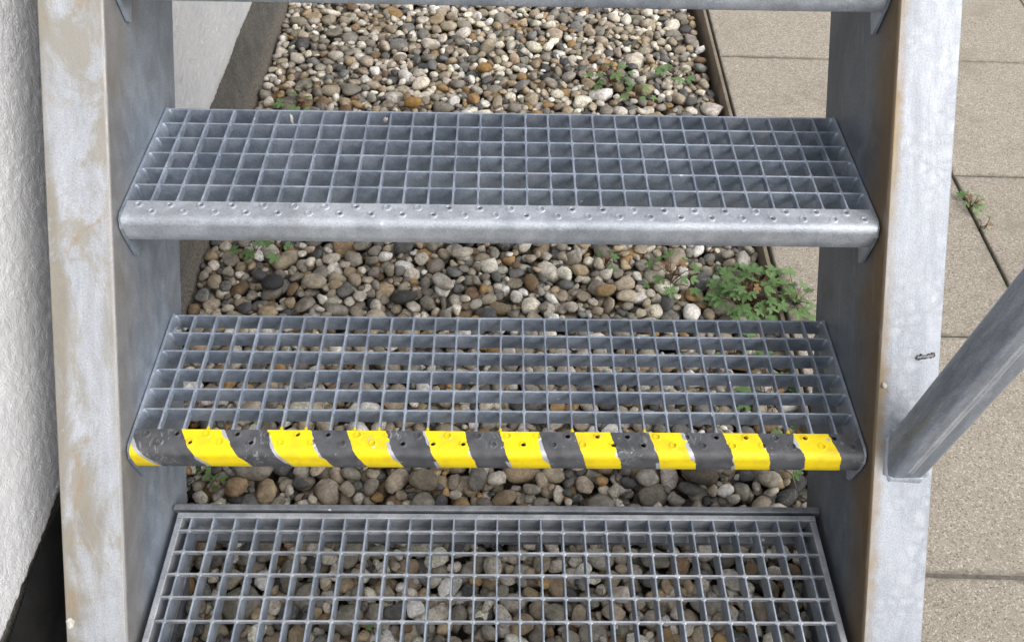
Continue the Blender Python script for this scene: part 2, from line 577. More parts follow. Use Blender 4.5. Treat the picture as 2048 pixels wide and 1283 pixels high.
def vnoise(x, y, freq, seed):
    """smooth value noise on arrays"""
    r = np.random.default_rng(seed)
    T = r.random((256, 256))
    u, v = x * freq, y * freq
    iu, iv = np.floor(u).astype(int), np.floor(v).astype(int)
    fu, fv = u - iu, v - iv
    fu = fu * fu * (3 - 2 * fu)
    fv = fv * fv * (3 - 2 * fv)
    a = T[iu % 256, iv % 256]
    b = T[(iu + 1) % 256, iv % 256]
    c = T[iu % 256, (iv + 1) % 256]
    d = T[(iu + 1) % 256, (iv + 1) % 256]
    return (a * (1 - fu) + b * fu) * (1 - fv) + (c * (1 - fu) + d * fu) * fv


def project(P):
    d = np.asarray(P) - CAM
    wz = d @ FW
    f = 1545.78
    return np.stack([1024 + f * (d @ RT) / wz, 641.5 - f * (d @ UP) / wz, wz], -1)


def at_z(px, py, z):
    d = FW + RT * (px - 1024) / 1545.78 - UP * (py - 641.5) / 1545.78
    return CAM + d * ((z - CAM[2]) / d[2])


# ------------------------------------------------------------------ setting: ground, gravel bed, paving, wall
b = MB()
b.face([(-150, -150, -0.13), (150, -150, -0.13), (150, 150, -0.13), (-150, 150, -0.13)])
tag(link('ground', b.mesh('ground', M['ground'])), 'plain ground around the stair', kind='structure')

WX = -0.663                    # plinth face
EX = 0.597                     # paving edge
GY0, GY1 = -0.78, 1.95
b = MB()
b.face([(WX - 0.1, -2.5, -0.095), (EX + 0.2, -2.5, -0.095), (EX + 0.2, 3.5, -0.095), (WX - 0.1, 3.5, -0.095)])
gravel_bed = tag(link('gravel_bed', b.mesh('gravel_bed', M['soil'])), 'bed of rounded river pebbles under the open stair', kind='structure')

# paving: slabs of half a metre, turned a touch against the stair
b = MB()
PR = math.radians(-1.3)
b.face([(-0.004, -2.2, -0.014), (4.0, -2.2, -0.014), (4.0, 3.6, -0.014), (-0.004, 3.6, -0.014)])
b.face([(-0.004, -2.2, -0.10), (-0.004, -2.2, -0.014), (-0.004, 3.6, -0.014), (-0.004, 3.6, -0.10)])
paving = tag(link('paving', b.mesh('paving_bed', M['joint']), None, (EX, 0.30, 0), (0, 0, PR)), 'beige exposed aggregate paving beside the stair', kind='structure')
PITCH = 0.497


def slab_mesh(seed):
    r = random.Random(seed)
    b = MB()
    hx, hy = PITCH / 2 - 0.0022, PITCH / 2 - 0.0012
    b.bbox((-hx, -hy, -0.045), (hx, hy, 0), 0.002)
    return b.mesh('paving_slab', M['slab'])


slabs = [slab_mesh(i) for i in range(3)]
for i in range(7):
    for j in range(-5, 7):
        cx = (i + 0.5) * PITCH + (0.004 if i > 0 else 0)
        cy = (j + 0.5) * PITCH - 0.079 + (0.006 if i % 2 else 0) - (0.004 if j < -1 else 0)
        o = link('slab', slabs[(i * 3 + j) % 3], paving, (cx, cy, rng.uniform(-0.0015, 0.0015)),
                 (rng.uniform(-.002, .002), rng.uniform(-.002, .002), rng.uniform(-.004, .004)))
b = MB()
for (x, y, l) in ((0.36, -0.079, 0.1), (0.42, -0.081, 0.05), (0.495, 0.21, 0.12), (0.497, 0.10, 0.07), (0.30, -0.077, 0.05), (0.1, 0.915, 0.08)):
    n = int(l / 0.006)
    for q in range(n):
        along = (q / n - 0.5) * l
        px, py = (x + along, y) if abs(x - 0.497) > 0.01 else (x, y + along)
        px += rng.gauss(0, .0012)
        py += rng.gauss(0, .0012)
        r = rng.uniform(.0015, .0035)
        rows = [[(px + r * math.cos(t) * math.cos(e), py + r * math.sin(t) * math.cos(e), -0.006 + 1.3 * r * math.sin(e)) for t in [k * math.pi / 3 for k in range(6)]] for e in (0, .7, 1.4)]
        b.grid(rows, 0, True, True)
jf = MB()
jf.box((0.0, -0.583, -0.013), (3.4, -0.566, -0.0022))
link('joint_sand', jf.mesh('joint_sand', M['sand']), paving)
tag(link('moss', b.mesh('moss', M['moss']), paving), kind='stuff')

# edging board between pebbles and paving
b = MB()
b.bbox((-0.014, -1.6, -0.10), (-0.005, 3.4, -0.002), 0.001)
tag(link('edging_board', b.mesh('edging_board', M['edging']), None, (EX, 0.30, 0), (0, 0, PR)),
    'thin dark brown edging board between the pebbles and the paving', 'edging')

# wall: white plaster, proud of a brown-grey plinth
PX, PZ = -0.651, 0.168
ys = np.arange(-0.80, 1.72, 0.0042)
zs = np.concatenate([[0.0], np.arange(0.003, 0.72, 0.0042)])
Y, Z = np.meshgrid(ys, zs, indexing='ij')
dsp = (vnoise(Y, Z * 0.8, 200, 1) - 0.5) * 0.0026 + (vnoise(Y * 1.0 + 3, Z * 0.8 + 1, 75, 2) - 0.5) * 0.0006 + (vnoise(Y, Z, 9, 3) - 0.5) * 0.003
rid = np.abs(vnoise(Y + 0.3 * vnoise(Y, Z, 20, 9), Z * 0.7, 110, 4) - 0.5)
dsp -= np.maximum(0, 0.12 - rid) * 0.004
edge = np.clip(1 - Z / 0.006, 0, 1)
xs = PX + dsp - edge ** 2 * 0.004
zz = PZ + Z + (1 - np.clip(Z / 0.02, 0, 1)) * ((vnoise(Y, Y * 0, 40, 5) - 0.5) * 0.0015 + (vnoise(Y, Y * 0, 130, 6) - 0.5) * 0.004)
P = np.stack([xs, Y, zz], -1)
b = MB()
b.grid([[tuple(q) for q in r] for r in P])
under = [(WX - 0.01, float(y), float(z) + 0.001) for y, z in zip(P[:, 0, 1], P[:, 0, 2])]
b.grid([[tuple(q), u] for q, u in zip(P[:, 0], under)], 0, False)
zt = float(zs[-1]) + PZ
y0, y1 = float(ys[0]), float(ys[-1])
b.face([(PX, y0, zt), (PX, y1, zt), (PX, y1, 5.0), (PX, y0, 5.0)])
for a, c in ((-4.0, y0), (y1, 5.0)):
    b.face([(PX, a, PZ), (PX, c, PZ), (PX, c, 5.0), (PX, a, 5.0)])
    b.face([(PX, a, PZ), (WX - 0.01, a, PZ), (WX - 0.01, c, PZ), (PX, c, PZ)])
b.box((-0.95, -4.0, PZ + 0.02), (PX - 0.02, 5.0, 4.99))
wall = link('house_wall', None, None, (WX, 0, -0.1))
tag(wall, 'rough white plastered house wall along the left side of the stair', 'wall')
link('plaster', b.mesh('plaster', M['plaster']), wall, (-WX, 0, 0.1))
# plinth with a slightly uneven face
ys = np.arange(-2.5, 4.0, 0.02)
zs = np.arange(-0.12, PZ + 0.02, 0.02)
Y, Z = np.meshgrid(ys, zs, indexing='ij')
X = WX + (vnoise(Y, Z, 12, 21) - 0.5) * 0.008 + np.clip((0.045 - Z) / 0.1, 0, 1) * 0.004 * (0.4 + vnoise(Y, Z * 0, 7, 22))
b = MB()
b.grid([[tuple(q) for q in r] for r in np.stack([X, Y, Z], -1)])
b.box((-0.95, -4.0, -0.12), (WX - 0.03, 5.0, PZ + 0.01))
link('plinth', b.mesh('plinth', M['plinth']), wall, (-WX, 0, 0.1))
# black sheet over plinth and ground at the foot of the wall by the lower steps
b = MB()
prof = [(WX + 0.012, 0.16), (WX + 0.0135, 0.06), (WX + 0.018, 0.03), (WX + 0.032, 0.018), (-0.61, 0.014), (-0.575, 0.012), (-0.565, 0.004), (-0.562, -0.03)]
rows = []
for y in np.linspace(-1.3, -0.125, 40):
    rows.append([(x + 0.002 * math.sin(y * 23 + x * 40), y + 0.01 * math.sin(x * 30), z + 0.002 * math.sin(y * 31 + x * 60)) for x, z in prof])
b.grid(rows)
tag(link('black_sheet', b.mesh('black_sheet', M['covering'])), 'black sheet on the ground between plastered wall and left stringer', 'sheet')

# ------------------------------------------------------------------ river pebbles
PROT = []
import bmesh
for q in range(14):
    bm = bmesh.new()
    bmesh.ops.create_icosphere(bm, subdivisions=3 if q < 0 else 2, radius=1.0)
    co = np.array([v.co[:] for v in bm.verts])
    fa = np.array([[v.index for v in f.verts] for f in bm.faces])
    bm.free()
    r = np.random.default_rng(100 + q)
    pw = r.uniform(0.72, 1.0)                       # boxier or rounder
    co = np.sign(co) * np.abs(co) ** pw
    co /= np.abs(co).max(0)
    for _ in range(3 if q % 3 else 8):              # worn flats
        n = r.normal(size=3)
        n /= np.linalg.norm(n)
        h = r.uniform(0.62, 0.9) if q % 3 else r.uniform(0.55, 0.8)
        d = co @ n
        co = co - np.outer(np.maximum(0, d - h) * r.uniform(0.55, 0.9), n)
    for fq, am in ((1.3, 0.13), (2.6, 0.07), (5.5, 0.035 if q % 2 else 0.012)):       # lumps
        ph = r.uniform(0, 6.28, (3, 3))
        kk = r.normal(size=(3, 3)) * fq
        co = co * (1 + am * sum(np.sin(co @ kk[i] + ph[i, 0]) for i in range(3)) / 1.7)[:, None]
    t = r.uniform(-0.25, 0.25)
    co[:, 1] *= 1 + t * co[:, 0]                    # egg taper
    co[:, 2] *= 1 + t * 0.6 * co[:, 0]
    co -= (co.max(0) + co.min(0)) / 2
    co /= np.abs(co).max(0)
    PROT.append((co, fa))

PAL = [((0.155, 0.150, 0.138), 26, 0.45), ((0.225, 0.203, 0.170), 22, 0.55), ((0.23, 0.19, 0.138), 10, 0.55), ((0.055, 0.058, 0.064), 8, 0.15),
       ((0.46, 0.445, 0.41), 17, 0.9), ((0.33, 0.322, 0.305), 17, 0.8), ((0.215, 0.148, 0.075), 4, 0.55), ((0.135, 0.096, 0.062), 6, 0.4),
       ((0.105, 0.108, 0.112), 7, 0.2), ((0.60, 0.58, 0.53), 4, 0.45)]
_pw = np.array([p[1] for p in PAL], float)
_pw /= _pw.sum()

RES = 0.004
NX, NY = int((EX - WX) / RES), int((GY1 - GY0) / RES)
HM = np.full((NX, NY), -0.092)
IDM = np.full((NX, NY), -1, int)
PEB = []


def rot_mat(yaw, tilt, tdir):
    c, s = math.cos(yaw), math.sin(yaw)
    Rz = np.array([[c, -s, 0], [s, c, 0], [0, 0, 1]])
    ax = np.array([math.cos(tdir), math.sin(tdir), 0])
    K = np.array([[0, -ax[2], ax[1]], [ax[2], 0, -ax[0]], [-ax[1], ax[0], 0]])
    return (np.eye(3) + math.sin(tilt) * K + (1 - math.cos(tilt)) * K @ K) @ Rz


def drop(ax, Rm, cands, tone, proto, cap=None):
    A = Rm @ np.diag(1 / ax ** 2) @ Rm.T
    C = Rm @ np.diag(ax ** 2) @ Rm.T
    hx, hy = math.sqrt(C[0, 0]), math.sqrt(C[1, 1])
    ix, iy = int(hx / RES), int(hy / RES)
    gx, gy = np.meshgrid(np.arange(-ix, ix + 1) * RES, np.arange(-iy, iy + 1) * RES, indexing='ij')
    bq = A[0, 2] * gx + A[1, 2] * gy
    cq = A[0, 0] * gx ** 2 + 2 * A[0, 1] * gx * gy + A[1, 1] * gy ** 2 - 1
    disc = bq ** 2 - A[2, 2] * cq
    ok = disc > 0
    sq = np.sqrt(np.where(ok, disc, 0))
    lo = (-bq - sq) / A[2, 2]
    hi = (-bq + sq) / A[2, 2]
    best = None
    for (x, y) in cands:
        i, j = int((x - WX) / RES), int((y - GY0) / RES)
        i = min(max(i, ix + 1), NX - ix - 2)
        j = min(max(j, iy + 1), NY - iy - 2)
        h = HM[i - ix:i + ix + 1, j - iy:j + iy + 1]
        z = np.max(np.where(ok, h - lo, -9)) - 0.0025
        if best is None or z < best[0]:
            best = (z, i, j)
    z, i, j = best
    if cap is not None and z + 0.3 * ax[2] > cap:
        return False
    h = HM[i - ix:i + ix + 1, j - iy:j + iy + 1]
    top = np.where(ok, z + hi, -9)
    up = top > h
    h[up] = top[up]
    IDM[i - ix:i + ix + 1, j - iy:j + iy + 1][up] = len(PEB)
    PEB.append((np.array([WX + (i + 0.5) * RES, GY0 + (j + 0.5) * RES, z]), Rm, ax, tone, proto))
    return True


def rtone():
    i = nrg.choice(len(PAL), p=_pw)
    c = np.array(PAL[i][0]) * nrg.uniform(1.3, 2.1) * np.array([1.02, 1.0, 0.955]) * (1 + nrg.normal(0, 0.012, 3))
    return (*np.clip(c, 0.02, 0.8), float(np.clip(PAL[i][2] + nrg.normal(0, 0.08), 0.02, 0.98)))


def rand_axes(med):
    a = med / 2 * math.exp(nrg.normal(0, 0.26))
    a = min(a, 0.036)
    return np.array([a, a * nrg.uniform(0.58, 0.92), a * nrg.uniform(0.34, 0.64)])


for phase, (cnt, med, ncand, cap) in enumerate(((3300, 0.038, 4, -0.034), (3900, 0.0365, 10, -0.024), (3000, 0.027, 14, -0.024), (3200, 0.017, 24, -0.026))):
    for _ in range(cnt):
        ax = rand_axes(med)
        tilt = abs(nrg.normal(0, 0.38))
        Rm = rot_mat(nrg.uniform(0, 6.283), tilt, nrg.uniform(0, 6.283))
        cands = np.stack([nrg.uniform(WX + 0.004, EX - 0.016, ncand), nrg.uniform(GY0, GY1, ncand)], 1)
        drop(ax, Rm, cands, rtone(), int(nrg.integers(len(PROT))), cap)
# stones that stand out in the photograph: pixel, long axis, colour, kind, yaw
for (px, py, L, asp, tone, kind, yw) in ((505, 942, 0.082, 0.66, (0.25, 0.235, 0.21), 0.45, -0.45), (478, 985, 0.045, 0.8, (0.30, 0.22, 0.14), 0.55, 0.9),
                                     (886, 577, 0.052, 0.62, (0.50, 0.48, 0.44), 0.45, -0.7), (925, 513, 0.050, 0.5, (0.52, 0.49, 0.43), 0.45, 0.25),
                                     (808, 600, 0.062, 0.5, (0.06, 0.065, 0.062), 0.3, 0.35), (548, 577, 0.048, 0.75, (0.045, 0.048, 0.055), 0.4, 0.2),
                                     (828, 214, 0.047, 0.7, (0.34, 0.20, 0.06), 0.55, 0.3), (970, 145, 0.050, 0.65, (0.30, 0.185, 0.07), 0.55, 0.2),
                                     (1295, 960, 0.042, 0.85, (0.42, 0.41, 0.38), 0.45, 0.1), (1535, 962, 0.042, 0.78, (0.36, 0.34, 0.295), 0.95, -0.2),
                                     (1395, 955, 0.070, 0.6, (0.13, 0.115, 0.095), 0.45, -0.4), (850, 968, 0.055, 0.7, (0.22, 0.195, 0.155), 0.7, -0.2),
                                     (1210, 590, 0.045, 0.6, (0.33, 0.235, 0.12), 0.55, 0.3), (630, 570, 0.052, 0.7, (0.42, 0.38, 0.31), 0.45, -0.1),
                                     (1485, 525, 0.052, 0.62, (0.36, 0.35, 0.34), 0.5, 1.3), (957, 962, 0.05, 0.7, (0.17, 0.165, 0.155), 0.45, 1.3)):
    p = at_z(px, py, -0.028)
    ax = np.array([L / 2, L / 2 * asp, L / 2 * asp * 0.72])
    drop(ax, rot_mat(yw, 0.12, 1.0), [(p[0], p[1])], (*tone, kind), int(nrg.integers(3)) * 3 + 1)

cen = np.array([p[0] for p in PEB])
pp = project(cen)
shown = np.bincount(IDM[IDM >= 0].ravel(), minlength=len(PEB)) * (1545.78 * RES / pp[:, 2]) ** 2
wgt = np.zeros(len(PEB))
for (x0, x1, yy0, yy1, q) in ((540, 1430, 30, 225, 1), (395, 1540, 490, 640, 1), (380, 1605, 935, 1008, 1), (390, 1590, 1050, 1290, 0.8), (370, 1600, 640, 856, 0.35)):
    wgt = np.maximum(wgt, q * ((pp[:, 0] > x0) & (pp[:, 0] < x1) & (pp[:, 1] > yy0) & (pp[:, 1] < yy1)))
order = np.argsort(-(shown * wgt))
single = set(int(i) for i in order[:300])

pmesh = []
for co, fa in PROT:
    me = bpy.data.meshes.new('pebble')
    me.from_pydata([tuple(c) for c in co], [], [tuple(int(z) for z in f) for f in fa])
    me.polygons.foreach_set('use_smooth', [True] * len(fa))
    me.materials.append(M['peb_one'])
    pmesh.append(me)
for i in sorted(single):
    c, Rm, ax, tone, pr = PEB[i]
    o = bpy.data.objects.new('pebble', pmesh[pr])
    COL.objects.link(o)
    mm = Matrix.Identity(4)
    for a in range(3):
        for q in range(3):
            mm[a][q] = Rm[a, q] * ax[q]
        mm[a][3] = c[a]
    o.matrix_world = mm
    o.color = tone
    o.parent = gravel_bed
V, FA, TN = [], [], []
n0 = 0
vis = np.bincount(IDM[IDM >= 0].ravel(), minlength=len(PEB))
for i, (c, Rm, ax, tone, pr) in enumerate(PEB):
    if i in single or vis[i] == 0:                     # buried stones are not needed
        continue
    co, fa = PROT[pr]
    V.append((co * ax) @ Rm.T + c)
    FA.append(fa + n0)
    TN.append(np.tile(np.array(tone), (len(co), 1)))
    n0 += len(co)
V, FA, TN = np.concatenate(V), np.concatenate(FA), np.concatenate(TN)
me = bpy.data.meshes.new('pebbles')
me.vertices.add(len(V))
me.vertices.foreach_set('co', V.astype(np.float32).ravel())
me.loops.add(len(FA) * 3)
me.loops.foreach_set('vertex_index', FA.astype(np.int32).ravel())
me.polygons.add(len(FA))
me.polygons.foreach_set('loop_start', np.arange(len(FA), dtype=np.int32) * 3)
me.polygons.foreach_set('use_smooth', np.ones(len(FA), bool))
at = me.attributes.new('tone', 'FLOAT_COLOR', 'POINT')
at.data.foreach_set('color', TN.astype(np.float32).ravel())
me.materials.append(M['peb_all'])
me.update(calc_edges=True)
me.validate()
tag(link('pebbles', me, gravel_bed), kind='stuff')
print('pebbles', len(PEB), 'tris', len(FA))


def ground_z(x, y):
    i, j = int((x - WX) / RES), int((y - GY0) / RES)
    if 0 <= i < NX and 0 <= j < NY:
        return float(HM[i, j])
    return 0.0


# ------------------------------------------------------------------ the staircase
RISE, GOING = 0.2144, 0.2212
SLOPE = math.atan(0.969)
base = (0.0, -0.45, 0.0)
stair = link('steel_staircase', None, None, base)
tag(stair, 'galvanised steel open staircase with grating treads between two stringers', 'staircase')


def part(name, me, label=None, parent=None):
    """a part whose mesh is written in world coordinates"""
    o = link(name, me, parent or stair, (0, 0, 0) if parent else (-base[0], -base[1], -base[2]))
    if label:
        o['label'] = label
    return o


# stringers: channel with its web inside and flanges outside; local y runs up the slope, local z = 0 is the front flange face
ORIG = (0.0, 0.0, 0.239 + G)
cs, sn = math.cos(SLOPE), math.sin(SLOPE)
HW = 0.2105


def stringer(side):
    b = MB()
    X = lambda u: side * (0.503 + u)
    r = 0.004
    sec = [(0.0, -HW + 0.001)] + [(0.0, -r)]
    for q in (25, 50, 75):
        a = math.radians(q)
        sec.append((r - r * math.cos(a), -r + r * math.sin(a)))
    sec += [(r, 0.0), (0.081, 0.0), (0.083, -0.002), (0.083, -0.009), (0.016, -0.013), (0.009, -0.022), (0.009, -HW + 0.022), (0.016, -HW + 0.013),
            (0.083, -HW + 0.009), (0.083, -HW), (0.002, -HW)]
    # cut: foot level on the ground, top plumb
    def yend(z, foot):
        if foot:      # world z = ORIG.z + y*sn + z*cs = -0.05
            return (-0.05 - ORIG[2] - z * cs) / sn
        return (0.80 + z * sn) / cs
    rows = []
    for t in np.linspace(0, 1, 9):
        rows.append([(X(u), (1 - t) * yend(z, True) + t * yend(z, False), z) for u, z in sec])
    n = len(sec)
    i0 = 0
    b.grid(rows, 0, False, True)
    # material by section edge: 0 web, 1 front flange
    for k in range(len(b.f)):
        e = k % n
        b.mi[k] = 1 if 4 <= e <= 7 else 0
        b.sm[k] = e in (1, 2, 3, 4)
    b.face(rows[0], 0)
    b.face(rows[-1][::-1], 0)
    if side > 0:
        b.f = [tuple(reversed(f)) for f in b.f]
    me = b.mesh('stringer', [M['web_l'], M['fl_l']] if side < 0 else [M['web_r_shaded'], M['fl_r']])
    o = link('stringer', me, stair, (ORIG[0] - base[0], ORIG[1] - base[1], ORIG[2] - base[2]), (SLOPE, 0, 0))
    o['label'] = 'left stringer, front flange stained brown in long patches' if side < 0 else 'right stringer, brown web and pale spangled front flange'
    return o


stringer(-1)
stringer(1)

CELL = 1 / 30
BH, BT = 0.030, 0.0026


def bearing_mesh():
    b = MB()
    b.bbox((-0.497, -BT / 2, -BH), (0.497, BT / 2, 0), 0.0005)
    return b.mesh('bearing_bar', M['bar'])


def cross_mesh(mat):
    b = MB()
    t = 0.0013
    b.bbox((-t, -0.2, -0.0105), (t, -0.0013, 0.0002), 0.0004)
    for k in range(0, 7):                       # pressed-in shoulders at the crossings
        y = -k * CELL
        for s in (-1, 1):
            if (k == 0 and s > 0) or (k == 6 and s < 0):
                continue
            y1, y2 = y + s * 0.0012, y + s * 0.0065
            for sx in (-1, 1):
                A, B_, C_ = (sx * t, y1, -0.0005), (sx * (t + 0.0016), y1, -0.001), (sx * t, y2, -0.001)
                D, E_ = (sx * t, y1, -0.009), (sx * (t + 0.001), y1, -0.009)
                b.face((A, B_, C_))
                b.face((B_, E_, C_))
                b.face((E_, D, C_))
    return b.mesh('cross_bar', mat)


def plate_mesh():
    """one end plate of a tread (left, mirrored for the right)"""
    b = MB()
    for s in (-1,):
        x0, x1 = s * 0.4972, s * 0.5012
        pf = [(0.002, 0.0006), (-0.200, 0.0006), (-0.222, 0.0004), (-0.231, -0.004), (-0.2375, -0.014), (-0.2385, -0.030), (-0.236, -0.066), (-0.231, -0.070), (-0.226, -0.066),
              (-0.190, -0.040), (-0.02, -0.040), (0.002, -0.034)]
        A = [(x0, y, z) for y, z in pf]
        B_ = [(x1, y, z) for y, z in pf]
        b.face(A if s < 0 else A[::-1])
        b.face(B_[::-1] if s < 0 else B_)
        for k in range(len(pf)):
            q = (k + 1) % len(pf)
            fc = (A[k], B_[k], B_[q], A[q])
            b.face(fc if s < 0 else fc[::-1])
    # weld dabs where the bearing bars meet the plates
    for s in (-1,):
        for k in range(6):
            y = -k * CELL
            rows = []
            for h, r in ((-0.026, 0.001), (-0.020, 0.0019), (-0.008, 0.0024), (-0.001, 0.0016), (0.0002, 0.0006)):
                rows.append([(s * (0.4972 - r * 2.2 * math.sin(a) * abs(math.sin(a))), y - 0.0013 + r * math.cos(a), h) for a in [math.pi * z / 6 for z in range(7)]])
            b.grid(rows)
    return b.mesh('end_plate', M['bar'])


def nosing_mesh(mat, seed, open_share=0.64):
    b = MB()
    r = random.Random(seed)
    XE = 0.4968
    yr, ym, yf = -0.2, -0.2142, -0.2268
    z0 = 0.0008

    def cell(xa, xb, ya, yb, hx, hy, kind):
        N = 20
        out, rim, lip, deep = [], [], [], []
        for k in range(N):
            a = 2 * math.pi * k / N + 1e-6
            c, s = math.cos(a), math.sin(a)
            tx = (xb - hx) / c if c > 0 else (xa - hx) / c
            ty = (yb - hy) / s if s > 0 else (ya - hy) / s
            t = min(tx, ty)
            out.append((hx + c * t, hy + s * t, z0))
            rim.append((hx + c * 0.0062, hy + s * 0.0062, z0))
            lip.append((hx + c * 0.0037, hy + s * 0.0037, z0 + 0.0025))
            deep.append((hx + c * 0.0035, hy + s * 0.0035, z0 - (0.003 if kind else 0.0003)))
        # corners of the rectangle
        for k in range(N):
            q = (k + 1) % N
            pts = [rim[k], out[k]]
            A, B_ = out[k], out[q]
            if abs(A[0] - B_[0]) > 1e-9 and abs(A[1] - B_[1]) > 1e-9:
                cxx = xa if min(A[0], B_[0]) - xa < 1e-7 else xb
                cyy = ya if min(A[1], B_[1]) - ya < 1e-7 else yb
                pts.append((cxx, cyy, z0))
            pts += [B_, rim[q]]
            b.face(pts)
        rows = [rim, lip, deep]
        b.grid([x + [x[0]] for x in rows])
        if kind == 0:
            b.face(deep)

    n = 24
    for k in range(n):
        hx = -0.480 + 0.0409 * k
        xa = -XE if k == 0 else hx - 0.02045
        xb = XE if k == n - 1 else hx + 0.02045
        cell(xa, xb, ym, yr, hx, -0.2075, 1 if r.random() < open_share else 0)
        hx = -0.459 + 0.0409 * k
        xa = -XE if k == 0 else hx - 0.02045
        xb = XE if k == n - 1 else hx + 0.02045
        cell(xa, xb, yf, ym, hx, -0.2205, 1 if r.random() < open_share else 0)
    b.face([(-XE, yr - 0.0025, -0.028), (XE, yr - 0.0025, -0.028), (XE, yf - 0.0095, -0.028), (-XE, yf - 0.0095, -0.028)])  # added plate closing the underside so the open holes look dark
    prof = [(yf, z0)]
    R = 0.0105
    for q in range(1, 9):
        a = math.pi / 2 * q / 8
        prof.append((yf - R * math.sin(a), z0 - R + R * math.cos(a)))
    prof += [(yf - R - 0.0005, -0.022), (yf - R - 0.0003, -0.0335), (yf - R + 0.002, -0.036), (yf - R + 0.006, -0.0365)]
    rows = [[(x, y, z) for (y, z) in prof] for x in np.linspace(-XE, XE, 12)]
    b.grid(rows)
    b.grid([[(x, yr, z0) , (x, yr, -BH)] for x in (-XE, XE)], 0, False)
    b.grid([[(x, yr - 0.002, -0.002), (x, yr - 0.002, -BH)] for x in (-XE, XE)], 0, False)
    return b.mesh('nosing', mat)


def bolt_mesh():
    b = MB()
    for r, x0, x1, n in ((0.011, 0.0, 0.0018, 14), (0.0075, 0.0018, 0.0075, 6)):
        A = [(x0, r * math.cos(2 * math.pi * k / n), r * math.sin(2 * math.pi * k / n)) for k in range(n)]
        B_ = [(x1, p[1], p[2]) for p in A]
        b.grid([A + [A[0]], B_ + [B_[0]]], 0, False)
        b.face(B_)
    return b.mesh('bolt', M['frame'])


me_bear, me_cross, me_drip, me_plate, me_bolt = bearing_mesh(), cross_mesh(M['bar']), cross_mesh(M['bar_drip']), plate_mesh(), bolt_mesh()
DRIP = [3, 6, 7, 9, 10, 12, 15, 18, 21, 27]
TREADS = [(0, 'lowest grating tread, its nosing painted in yellow and dark grey stripes'), (1, 'second grating tread with bare perforated nosing'),
          (2, 'third grating tread, its nosing at the top edge of the picture'), (3, 'grating tread above the picture'), (4, 'topmost grating tread')]
for k, lab in TREADS:
    t = link('tread', None, stair, (-base[0], k * GOING - base[1], G + k * RISE - base[2]))
    t['label'] = lab
    link('end_plate', me_plate, t)
    link('end_plate', me_plate, t, rot=(0, 0, 0)).scale = (-1, 1, 1)
    ns = link('nosing', nosing_mesh(M['striped'] if k == 0 else M['nose'], 40 + k, 0.38 if k == 0 else 0.64), t)
    if k == 0:
        ns['label'] = 'perforated nosing painted in diagonal yellow and dark grey stripes'
    for q in range(6):
        link('bearing_bar', me_bear, t, (0, -q * CELL, 0))
    for q in range(1, 30):
        link('cross_bar', me_drip if (k == 0 and q in DRIP) else me_cross, t, (-0.5 + q * CELL, 0, 0), (0, 0, rng.uniform(-.0015, .0015)))
    for s in (-1, 1):
        for y in (-0.018, -0.195):
            link('bolt', me_bolt, t, (s * 0.4972, y, -0.024 if y > -0.1 else -0.030), (0, 0, math.pi if s > 0 else 0))

# landing support angles (fixed to the stair)
LZ = G - 0.1926
b = MB()
b.bbox((-0.500, -0.2285, LZ - 0.045), (0.500, -0.2195, LZ + 0.003), 0.001)
b.box((-0.490, -0.2625, LZ - 0.045), (0.490, -0.2287, LZ - 0.036))
b.box((-0.480, -0.246, LZ - 0.0358), (0.480, -0.2287, LZ - 0.0312))
part('support_angle', b.mesh('support_angle', M['angle']), 'steel angle behind the bottom grating')
for s in (-1, 1):
    b = MB()
    xa, xb = sorted((s * 0.466, s * 0.5015))
    b.box((xa, -1.0, LZ - 0.039), (xb, -0.2632, LZ - 0.033))
    part('support_angle', b.mesh('support_angle', M['angle']))

# handrail post on the right flange
PXc, PYc, PWX, PWY = 0.549, -0.238, 0.027, 0.023


def flange_z(y):
    return ORIG[2] + 0.969 * y


b = MB()
ring = []
R = 0.010
for (cx, cy, a0) in ((1, -1, -90), (1, 1, 0), (-1, 1, 90), (-1, -1, 180)):
    for q in range(6):
        a = math.radians(a0 + 18 * q)
        ring.append((PXc + cx * (PWX - R) + R * math.cos(a), PYc + cy * (PWY - R) + R * math.sin(a)))
ring2 = ring + [ring[0]]
PT = 1.35
b.grid([[(x, y, flange_z(y) + 0.0005) for x, y in ring2]] + [[(x, y, z) for x, y in ring2] for z in np.linspace(0.40, PT, 4)])
b.face([(x, y, PT) for x, y in ring])
post = part('handrail_post', b.mesh('handrail_post', M['post']), 'square galvanised handrail post welded to the right stringer')
b = MB()                                   # weld bead round the foot
rows = []
for j, (x, y) in enumerate(ring2):
    dx, dy = x - PXc, y - PYc
    l = math.hypot(dx, dy)
    rr = 0.0036 + 0.0016 * math.sin(j * 2.1) + 0.0011 * math.sin(j * 5.3)
    z = flange_z(y)
    rows.append([(x + dx / l * rr * math.cos(a), y + dy / l * rr * math.cos(a), z + 0.969 * dy / l * rr * math.cos(a) + rr * 1.1 * math.sin(a)) for a in [math.pi * q / 6 for q in range(7)]])
b.grid(rows)
link('weld_bead', b.mesh('weld_bead', M['fl_r']), post)
b = MB()                                   # seam along the front face of the post
b.grid([[(PXc + dx, PYc - PWY - dy, z) for dx, dy in ((-0.0065, -0.0002), (-0.005, 0.0006), (-0.0035, 0.0002), (-0.001, 0.0002), (0.0005, 0.0009), (0.002, 0.0009), (0.0035, -0.0002))] for z in np.linspace(0.315, PT - 0.01, 5)])
link('weld_seam', b.mesh('weld_seam', M['nose']), post)
b = MB()
p0 = Vector((PXc, PYc - 0.05, PT - 0.05 + 0.02))
b.tube([p0, p0 + Vector((0, cs, sn)) * 1.3], 0.021, 16)
part('handrail', b.mesh('handrail', M['post']), 'round handrail tube on top of the post')

